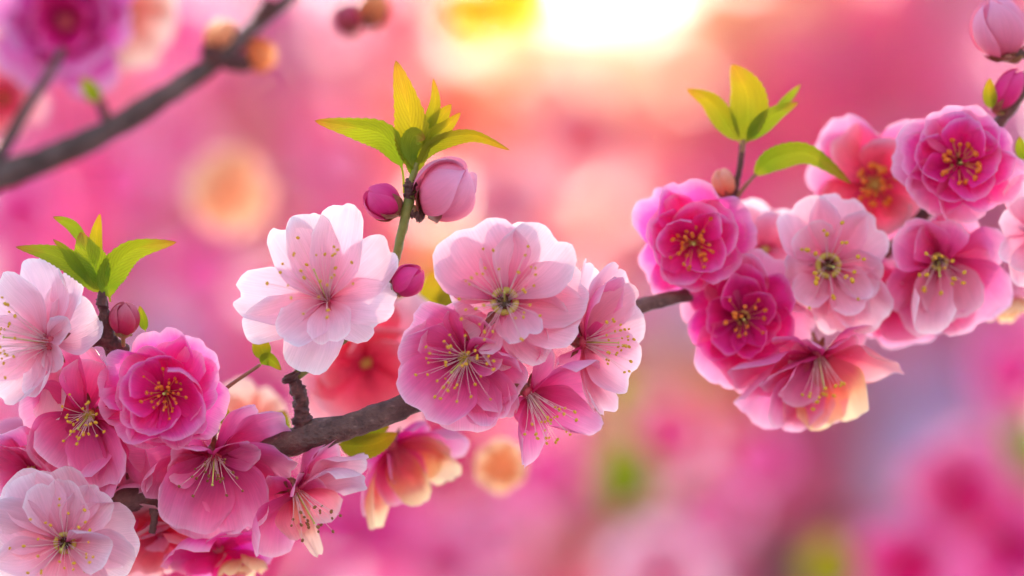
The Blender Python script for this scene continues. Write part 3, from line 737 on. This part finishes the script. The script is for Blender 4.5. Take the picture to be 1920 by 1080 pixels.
blossom('small blossom coloured with golden sun glow at the bottom edge below the left cluster', 458, 1040, -210, (.2, .9, .3), None,
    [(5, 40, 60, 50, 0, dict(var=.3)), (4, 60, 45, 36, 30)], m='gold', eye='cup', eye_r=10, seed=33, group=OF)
blossom('peach blossom out of focus between the spur and the hot pink blossom', 470, 790, -520, (.0, -.4, .9), None,
    [(6, 25, 75, 74, 20)], m='peach', eye='cup', eye_r=12, seed=34, group=OF)
blossom('blossom coloured with peach sun glow hanging at the right edge below the cut-off one', 1885, 555, -380, (.1, .9, .3), None,
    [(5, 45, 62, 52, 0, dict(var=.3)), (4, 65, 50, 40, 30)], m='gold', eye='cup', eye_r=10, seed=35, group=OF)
blossom('magenta lilac double blossom out of focus in the upper left corner', 125, 42, -1000, (.0, .1, 1), None,
    [(6, 5, 125, 125, 10), (6, 25, 100, 100, 40), (5, 50, 70, 74, 10, dict(m='deep'))], m='lilac', eye='red', eye_r=26, seed=40, group=OF)
blossom('peach blossom out of focus right of the magenta lilac one', 238, 28, -1250, (.3, .1, 1), None,
    [(6, 10, 95, 100, 10)], m='peach', eye='cup', eye_r=14, seed=41, group=OF)
blossom('coral pink blossom out of focus at the left edge above the grey branch', 5, 185, -1150, (.2, .1, 1), None,
    [(6, 15, 75, 80, 10), (5, 40, 60, 60, 0)], m='coral', eye='cup', eye_r=12, seed=42, group=OF)
def disc(label, px, py, dz, r, m, seed):  # petal discs standing in for out-of-focus spots of light
    return blossom(label, px, py, dz, (0, .05, 1), None, [(7, 3, r, r * 1.15, 10, dict(nu=8, nv=7, m=m, var=.04, narrow=.4, notch=.02))], m=m, eye=m, eye_r=r * .2, seed=seed, group=OF, calyx=False)
disc('round tan peach light spot built from petals under the grey corner branch', 430, 360, -3000, 74, 'tan', 80)
disc('round orange light spot built from petals under the hanging central blossom', 940, 874, -900, 46, 'orange', 81)
disc('bright yellow light spot built from petals at the top edge closest to the sun', 962, 6, -3000, 62, 'sunny', 82)
disc('smaller bright yellow light spot built from petals at the top edge left of the closest one', 888, 26, -3000, 50, 'sunny', 83)
def far(label, px, py, z, r, m, seed, axis=(0, .1, 1), m2=None):
    z += .2
    return blossom(label, px, py, (FOC - z) / S, axis, None, [(6, 8, r, r * 1.05, 10, dict(nu=8, nv=7)), (5, 35, r * .78, r * .85, 40, dict(m=m2 or m, nu=8, nv=7))],
                   m=m, eye='red', eye_r=r * .10, seed=seed, group='strongly blurred blossoms in the background', calyx=False)
far('large pale-topped pink blossom blurred near the lower right corner', 1800, 925, 1.35, 116, 'soft', 50, (.1, .3, 1), 'hot')
far('hot pink blurred blossom at the bottom edge below the large pale-topped one', 1705, 1065, 1.3, 105, 'hot', 51)
far('dark magenta blurred blossom in the lower right corner', 1905, 1030, 1.35, 90, 'deep', 52)
far('pale pink round blossom blurred at the bottom edge right of centre', 1240, 1080, 1.4, 100, 'blush', 53, (0, -.5, 1), 'blush')
far('coral blossom with a magenta heart blurred below the right cluster', 1255, 810, 1.45, 78, 'coral', 54, (0, .2, 1), 'hot')
far('small magenta pink blurred blossom right of the coral one', 1420, 860, 1.5, 58, 'hot', 55)
far('magenta pink blossom blurred below the hanging central blossom', 1030, 890, 1.6, 70, 'hot', 56)
far('deep magenta blossom blurred low between branch and bottom edge', 650, 985, 1.6, 75, 'deep', 57)
far('soft pink blossom blurred at the bottom edge left of centre', 830, 1045, 1.6, 85, 'soft', 58)
far('hot pink blossom blurred under the grey corner branch', 235, 345, 1.7, 60, 'hot', 59)
far('pale pink blossom blurred just under the grey corner branch', 330, 270, 1.6, 75, 'soft', 60)
far('pink blossom blurred above the leaves near the left edge', 40, 400, 1.5, 80, 'hot', 61)
far('pale peach blossom blurred between big bud and sun glow', 945, 385, 1.5, 90, 'coral', 62, (0, .1, 1), 'blush')
far('red coral blossom blurred left of the tallest leaf', 690, 160, 1.7, 65, 'coral', 63)
far('magenta blossom blurred behind the two buds', 640, 310, 1.8, 60, 'soft', 64)
far('pink blossom blurred at the right edge below the cluster', 1900, 700, 1.6, 75, 'hot', 65)

far('magenta blossom blurred below the drooping rose blossom', 720, 1000, 1.5, 70, 'deep', 66, (.2, .2, 1), 'hot')
far('pale pink blossom blurred near the bottom edge below the branch', 930, 1010, 1.7, 85, 'soft', 67, (0, .2, 1), 'blush')
far('dusky pink blossom blurred at the bottom right of the green leaves', 1330, 960, 1.9, 75, 'soft', 68, (0, .2, 1))
far('orchid pink blossom blurred above the grey corner branch', 330, 60, 1.8, 85, 'hot', 69, (0, .2, 1), 'soft')
far('dusky rose blossom blurred at the left edge under the leaves', 20, 330, 1.9, 80, 'soft', 71, (0, .2, 1), 'hot')
far('pink blossom blurred between left leaves and widest pale blossom', 380, 520, 2.1, 75, 'hot', 72, (0, .2, 1), 'soft')
far('coral blossom blurred at the top edge left of the tallest leaf', 760, 60, 2.0, 80, 'coral', 73, (0, .2, 1))
far('salmon blossom blurred below the sun glow', 1090, 250, 2.3, 100, 'coral', 74, (0, .2, 1))
# ------------------------------------------------------------------ buds
bud('large round pink bud right of the green twig tip', 838, 353, 10, (.66, -.60, .45), 55, 1.0, 'bud_pink', seed=2, stalk=(-64, 38, -6), sepal_len=.34, seam=.17)
bud('smaller magenta pink bud left of the green twig tip', 716, 378, 6, (-.72, -.55, .3), 33, 1.02, 'bud_hot', seed=3, stalk=(48, 20, -4), sepal_len=.46)
bud('round dark magenta bud beside the widest pale blossom', 765, 525, 10, (.72, -.60, .3), 29, 1.1, 'bud_hot', seed=4, stalk=(-34, 12, -8), sepal_len=.24)
bud('small red bud with a green base above the hot pink double blossom', 233, 598, 10, (.08, -1, .2), 28, 1.08, 'bud_red', 'sepal_green', seed=5, stalk=(-4, 50, -20), sepal_len=.22)
bud('tiny orange pink bud on the twig below the right leaf sprig', 1357, 342, -210, (-.25, -.95, .2), 21, 1.2, 'bud_peach', seed=6, stalk=(16, 34, -6), sepal_len=.4)
bud('big pink bud in the upper right corner', 1872, 52, -170, (-.35, -.85, .35), 50, 1.1, 'bud_pink', seed=7, stalk=(44, 48, -6), sepal_len=.30)
bud('pointed rose bud below the big one in the upper right corner', 1890, 168, -190, (.5, -.8, .2), 25, 1.6, 'bud_hot', seed=8, stalk=(-6, 44, -6), sepal_len=.34)
bud('pink bud out of focus at the left edge under the drooping blossoms', 28, 838, -230, (-.75, -.15, .3), 50, 1.2, 'bud_pink', seed=9, stalk=(58, 70, 0), sepal_len=.25)
OB = 'out of focus buds'
bud('pale peach bud out of focus on top of the grey corner branch', 415, 70, -860, (.1, -1, .2), 30, 1.1, 'bud_tan', seed=10, group=OB)
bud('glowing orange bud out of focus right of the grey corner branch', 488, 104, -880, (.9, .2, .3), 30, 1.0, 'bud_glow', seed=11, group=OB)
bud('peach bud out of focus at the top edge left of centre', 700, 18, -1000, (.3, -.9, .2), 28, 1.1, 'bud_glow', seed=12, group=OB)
bud('dark red bud out of focus at the top edge beside a peach one', 652, 34, -1000, (-.4, -.9, .2), 26, 1.1, 'bud_red', seed=13, group=OB)

# ------------------------------------------------------------------ leaves
G_, Y_ = 'leaf', 'leaf_gold'
sprig('tall yellow-green leaf sprig on the twig tip above the large pink bud', 776, 320, 5, [
    ([(757, 362, -4), (752, 308, 0), (722, 256, 16), (665, 240, 22), (590, 227, 10)], 58, dict(roll=-.5, stalk=.24, fold=.3)),
    ([(780, 325, 0), (776, 280, 6), (768, 215, 14), (742, 113, 0)], 66, dict(m=Y_, fold=.45, stalk=.03, fat=.5)),
    ([(792, 285, -6), (806, 230, -8), (816, 190, -8), (812, 146, -12)], 24, dict(m=Y_, fold=.5)),
    ([(792, 285, -10), (812, 240, -14), (830, 215, -16), (846, 194, -18)], 32, dict(m=Y_)),
    ([(788, 290, 6), (810, 260, 10), (838, 238, 8), (864, 211, 4)], 30, dict(m=Y_, fold=.5)),
    ([(782, 310, 8), (815, 270, 14), (885, 254, 20), (956, 282, 10)], 36, dict(m=Y_, roll=.7, stalk=.05)),
    ([(776, 322, 8), (770, 280, 20), (778, 256, 26), (798, 262, 26)], 40, dict(roll=.2, fat=.5)),
    ([(778, 335, 4), (772, 300, 8), (764, 262, 8)], 24, dict())],
    stem=([(770, 350, 0), (776, 325, 3), (782, 305, 6)], [7, 7, 5], 'stem'))
sprig('green leaf sprig on the left twig above the pale left-edge blossom', 193, 552, 8, [
    ([(188, 550, 0), (150, 505, 10), (100, 478, 16), (30, 463, 6)], 46, dict(roll=.4, stalk=.04)),
    ([(182, 500, -8), (178, 455, -8), (186, 400, -10)], 26, dict(m=Y_)),
    ([(165, 470, -10), (135, 425, -12), (97, 406, -14)], 22, dict()),
    ([(192, 545, 6), (178, 500, 14), (164, 470, 16), (152, 435, 8)], 60, dict(fold=.3, stalk=.03)),
    ([(182, 540, 14), (150, 500, 24), (128, 470, 26), (103, 449, 22)], 24, dict(roll=-.4)),
    ([(207, 566, 2), (207, 520, 8), (250, 470, 14), (332, 454, 4)], 52, dict(roll=.3, stalk=.10))],
    stem=([(190, 572, 0), (192, 555, 3), (193, 545, 6)], [11, 9, 6], 'bark_red'))
sprig('single small green leaf beside the red bud', 270, 618, 0, [([(273, 622, 0), (268, 598, 4), (262, 573, 2)], 18, dict())], cat='leaf', name='young_leaf')
sprig('yellow-green leaf sprig on the right twig beside the sun glow', 1393, 270, -205, [
    ([(1390, 272, 0), (1360, 230, 8), (1330, 190, 8), (1287, 167, 0)], 42, dict(m=Y_, roll=-.2)),
    ([(1394, 272, 0), (1402, 220, 12), (1398, 170, 14), (1372, 121, 0)], 72, dict(m=Y_, fold=.4, fat=.5, stalk=.04)),
    ([(1397, 270, 4), (1420, 240, 14), (1455, 212, 14), (1497, 192, 4)], 36, dict(roll=.2)),
    ([(1450, 212, -8), (1478, 184, -12), (1504, 156, -16)], 16, dict())],
    stem=([(1391, 285, 0), (1393, 272, 2), (1395, 262, 4)], [6, 5, 4], 'stem_red'))
sprig('single arched leaf pointing at the coral blossom in the right cluster', 1418, 326, -205, [
    ([(1412, 332, 0), (1450, 298, 10), (1515, 290, 20), (1596, 345, 6)], 46, dict(roll=.25, stalk=.06))], cat='leaf', name='young_leaf')
sprig('small pair of leaves on a thin stem below the widest pale blossom', 500, 678, -40, [
    ([(488, 684, 0), (505, 672, 6), (528, 694, 4)], 26, dict(roll=.3)), ([(500, 676, -4), (490, 650, -2), (494, 622, -4)], 34, dict(m=Y_))],
    stem=([(395, 748, -20), (440, 716, -10), (488, 684, 0)], [4, 3.6, 3], 'stem_red'))
sprig('olive leaf half hidden under the thick bare part of the branch', 680, 830, -130, [
    ([(630, 832, 0), (690, 836, 4), (745, 812, 0)], 46, dict(m=Y_)), ([(640, 826, -10), (690, 812, -6), (730, 800, -10)], 30, dict())], cat='leaf', name='young_leaf')
sprig('blurred round green leaf tip above the branch fork', 525, 800, -260, [([(515, 825, 0), (522, 800, 6), (535, 770, 0)], 50, dict())], cat='leaf', name='young_leaf')
sprig('tiny yellow leaf beside the hot pink double blossom', 420, 778, -60, [([(418, 800, 0), (422, 778, 4), (416, 752, 0)], 20, dict(m=Y_))], cat='leaf', name='young_leaf')
sprig('olive yellow leaves blurred behind the dark magenta bud', 810, 560, -620, [
    ([(800, 640, 0), (820, 580, 10), (805, 505, 0)], 90, dict(m=Y_)), ([(790, 620, 0), (770, 580, 8), (745, 550, 0)], 60, dict()), ([(820, 600, 0), (850, 560, 8), (838, 520, 0)], 60, dict(m=Y_))])
sprig('yellow bud scale beside the pointed rose bud', 1856, 175, -180, [([(1860, 205, 0), (1854, 178, 6), (1856, 146, 0)], 26, dict(m=Y_))], cat='leaf', name='young_leaf')
sprig('small green leaf cut off by the right edge beside the frilled blossom', 1916, 275, -180, [([(1925, 300, 0), (1914, 280, 4), (1912, 255, 0)], 24, dict())], cat='leaf', name='young_leaf')
sprig('small green leaf blurred on a spur of the grey corner branch', 178, 178, -850, [([(185, 195, 0), (172, 170, 6), (152, 145, 0)], 30, dict())], cat='leaf', name='young_leaf')
sprig('green leaves blurred at the bottom between the two pink blossom groups', 1160, 890, (FOC - 1.5) / S, [
    ([(1150, 960, 0), (1165, 890, 10), (1150, 800, 0)], 90, dict()), ([(1160, 940, 0), (1190, 890, 10), (1200, 830, 0)], 70, dict()), ([(1150, 800, 0), (1160, 740, 8), (1150, 690, 0)], 60, dict(m=Y_))])
sprig('olive leaves blurred at the bottom edge left of the hot pink blossom', 1550, 1050, (FOC - 1.5) / S, [
    ([(1520, 1120, 0), (1540, 1060, 10), (1560, 1000, 0)], 80, dict(m=Y_)), ([(1540, 1110, 0), (1580, 1070, 10), (1600, 1030, 0)], 60, dict())])
sprig('dark green leaves blurred at the right edge above the corner blossoms', 1910, 830, (FOC - 1.4) / S, [
    ([(1930, 900, 0), (1915, 840, 8), (1890, 780, 0)], 60, dict()), ([(1930, 880, 0), (1930, 820, 8), (1925, 770, 0)], 50, dict())])
sprig('glowing yellow leaves blurred at the top edge left of the sun', 900, 20, (FOC - 1.6) / S, [
    ([(830, 30, 0), (890, 15, 8), (990, 10, 0)], 70, dict(m=Y_)), ([(850, 60, 0), (900, 40, 8), (960, 20, 0)], 60, dict(m=Y_)), ([(800, 10, 0), (850, 0, 8), (890, -30, 0)], 60, dict())])

# ------------------------------------------------------------------ sunlit haze between the trees
m, N, L = mat('sunlit_haze')
out = N.new('ShaderNodeOutputMaterial')
pv = N.new('ShaderNodeVolumePrincipled')
pv.inputs['Color'].default_value = (1.0, .74, .52, 1); pv.inputs['Density'].default_value = 0.0013; pv.inputs['Anisotropy'].default_value = 0.82
L.new(pv.outputs[0], out.inputs['Volume'])
x0, x1, y0, y1, z0, z1 = -12, 12, -2, 24, -1, 17
V = [(x, y, z) for x in (x0, x1) for y in (y0, y1) for z in (z0, z1)]
F = [(0, 1, 3, 2), (4, 6, 7, 5), (0, 4, 5, 1), (2, 3, 7, 6), (0, 2, 6, 4), (1, 5, 7, 3)]
hz = mesh_obj('haze', V, F, m, smooth=False)
tag(hz, 'warm sunlit haze in the air between the trees', 'haze', kind='stuff')
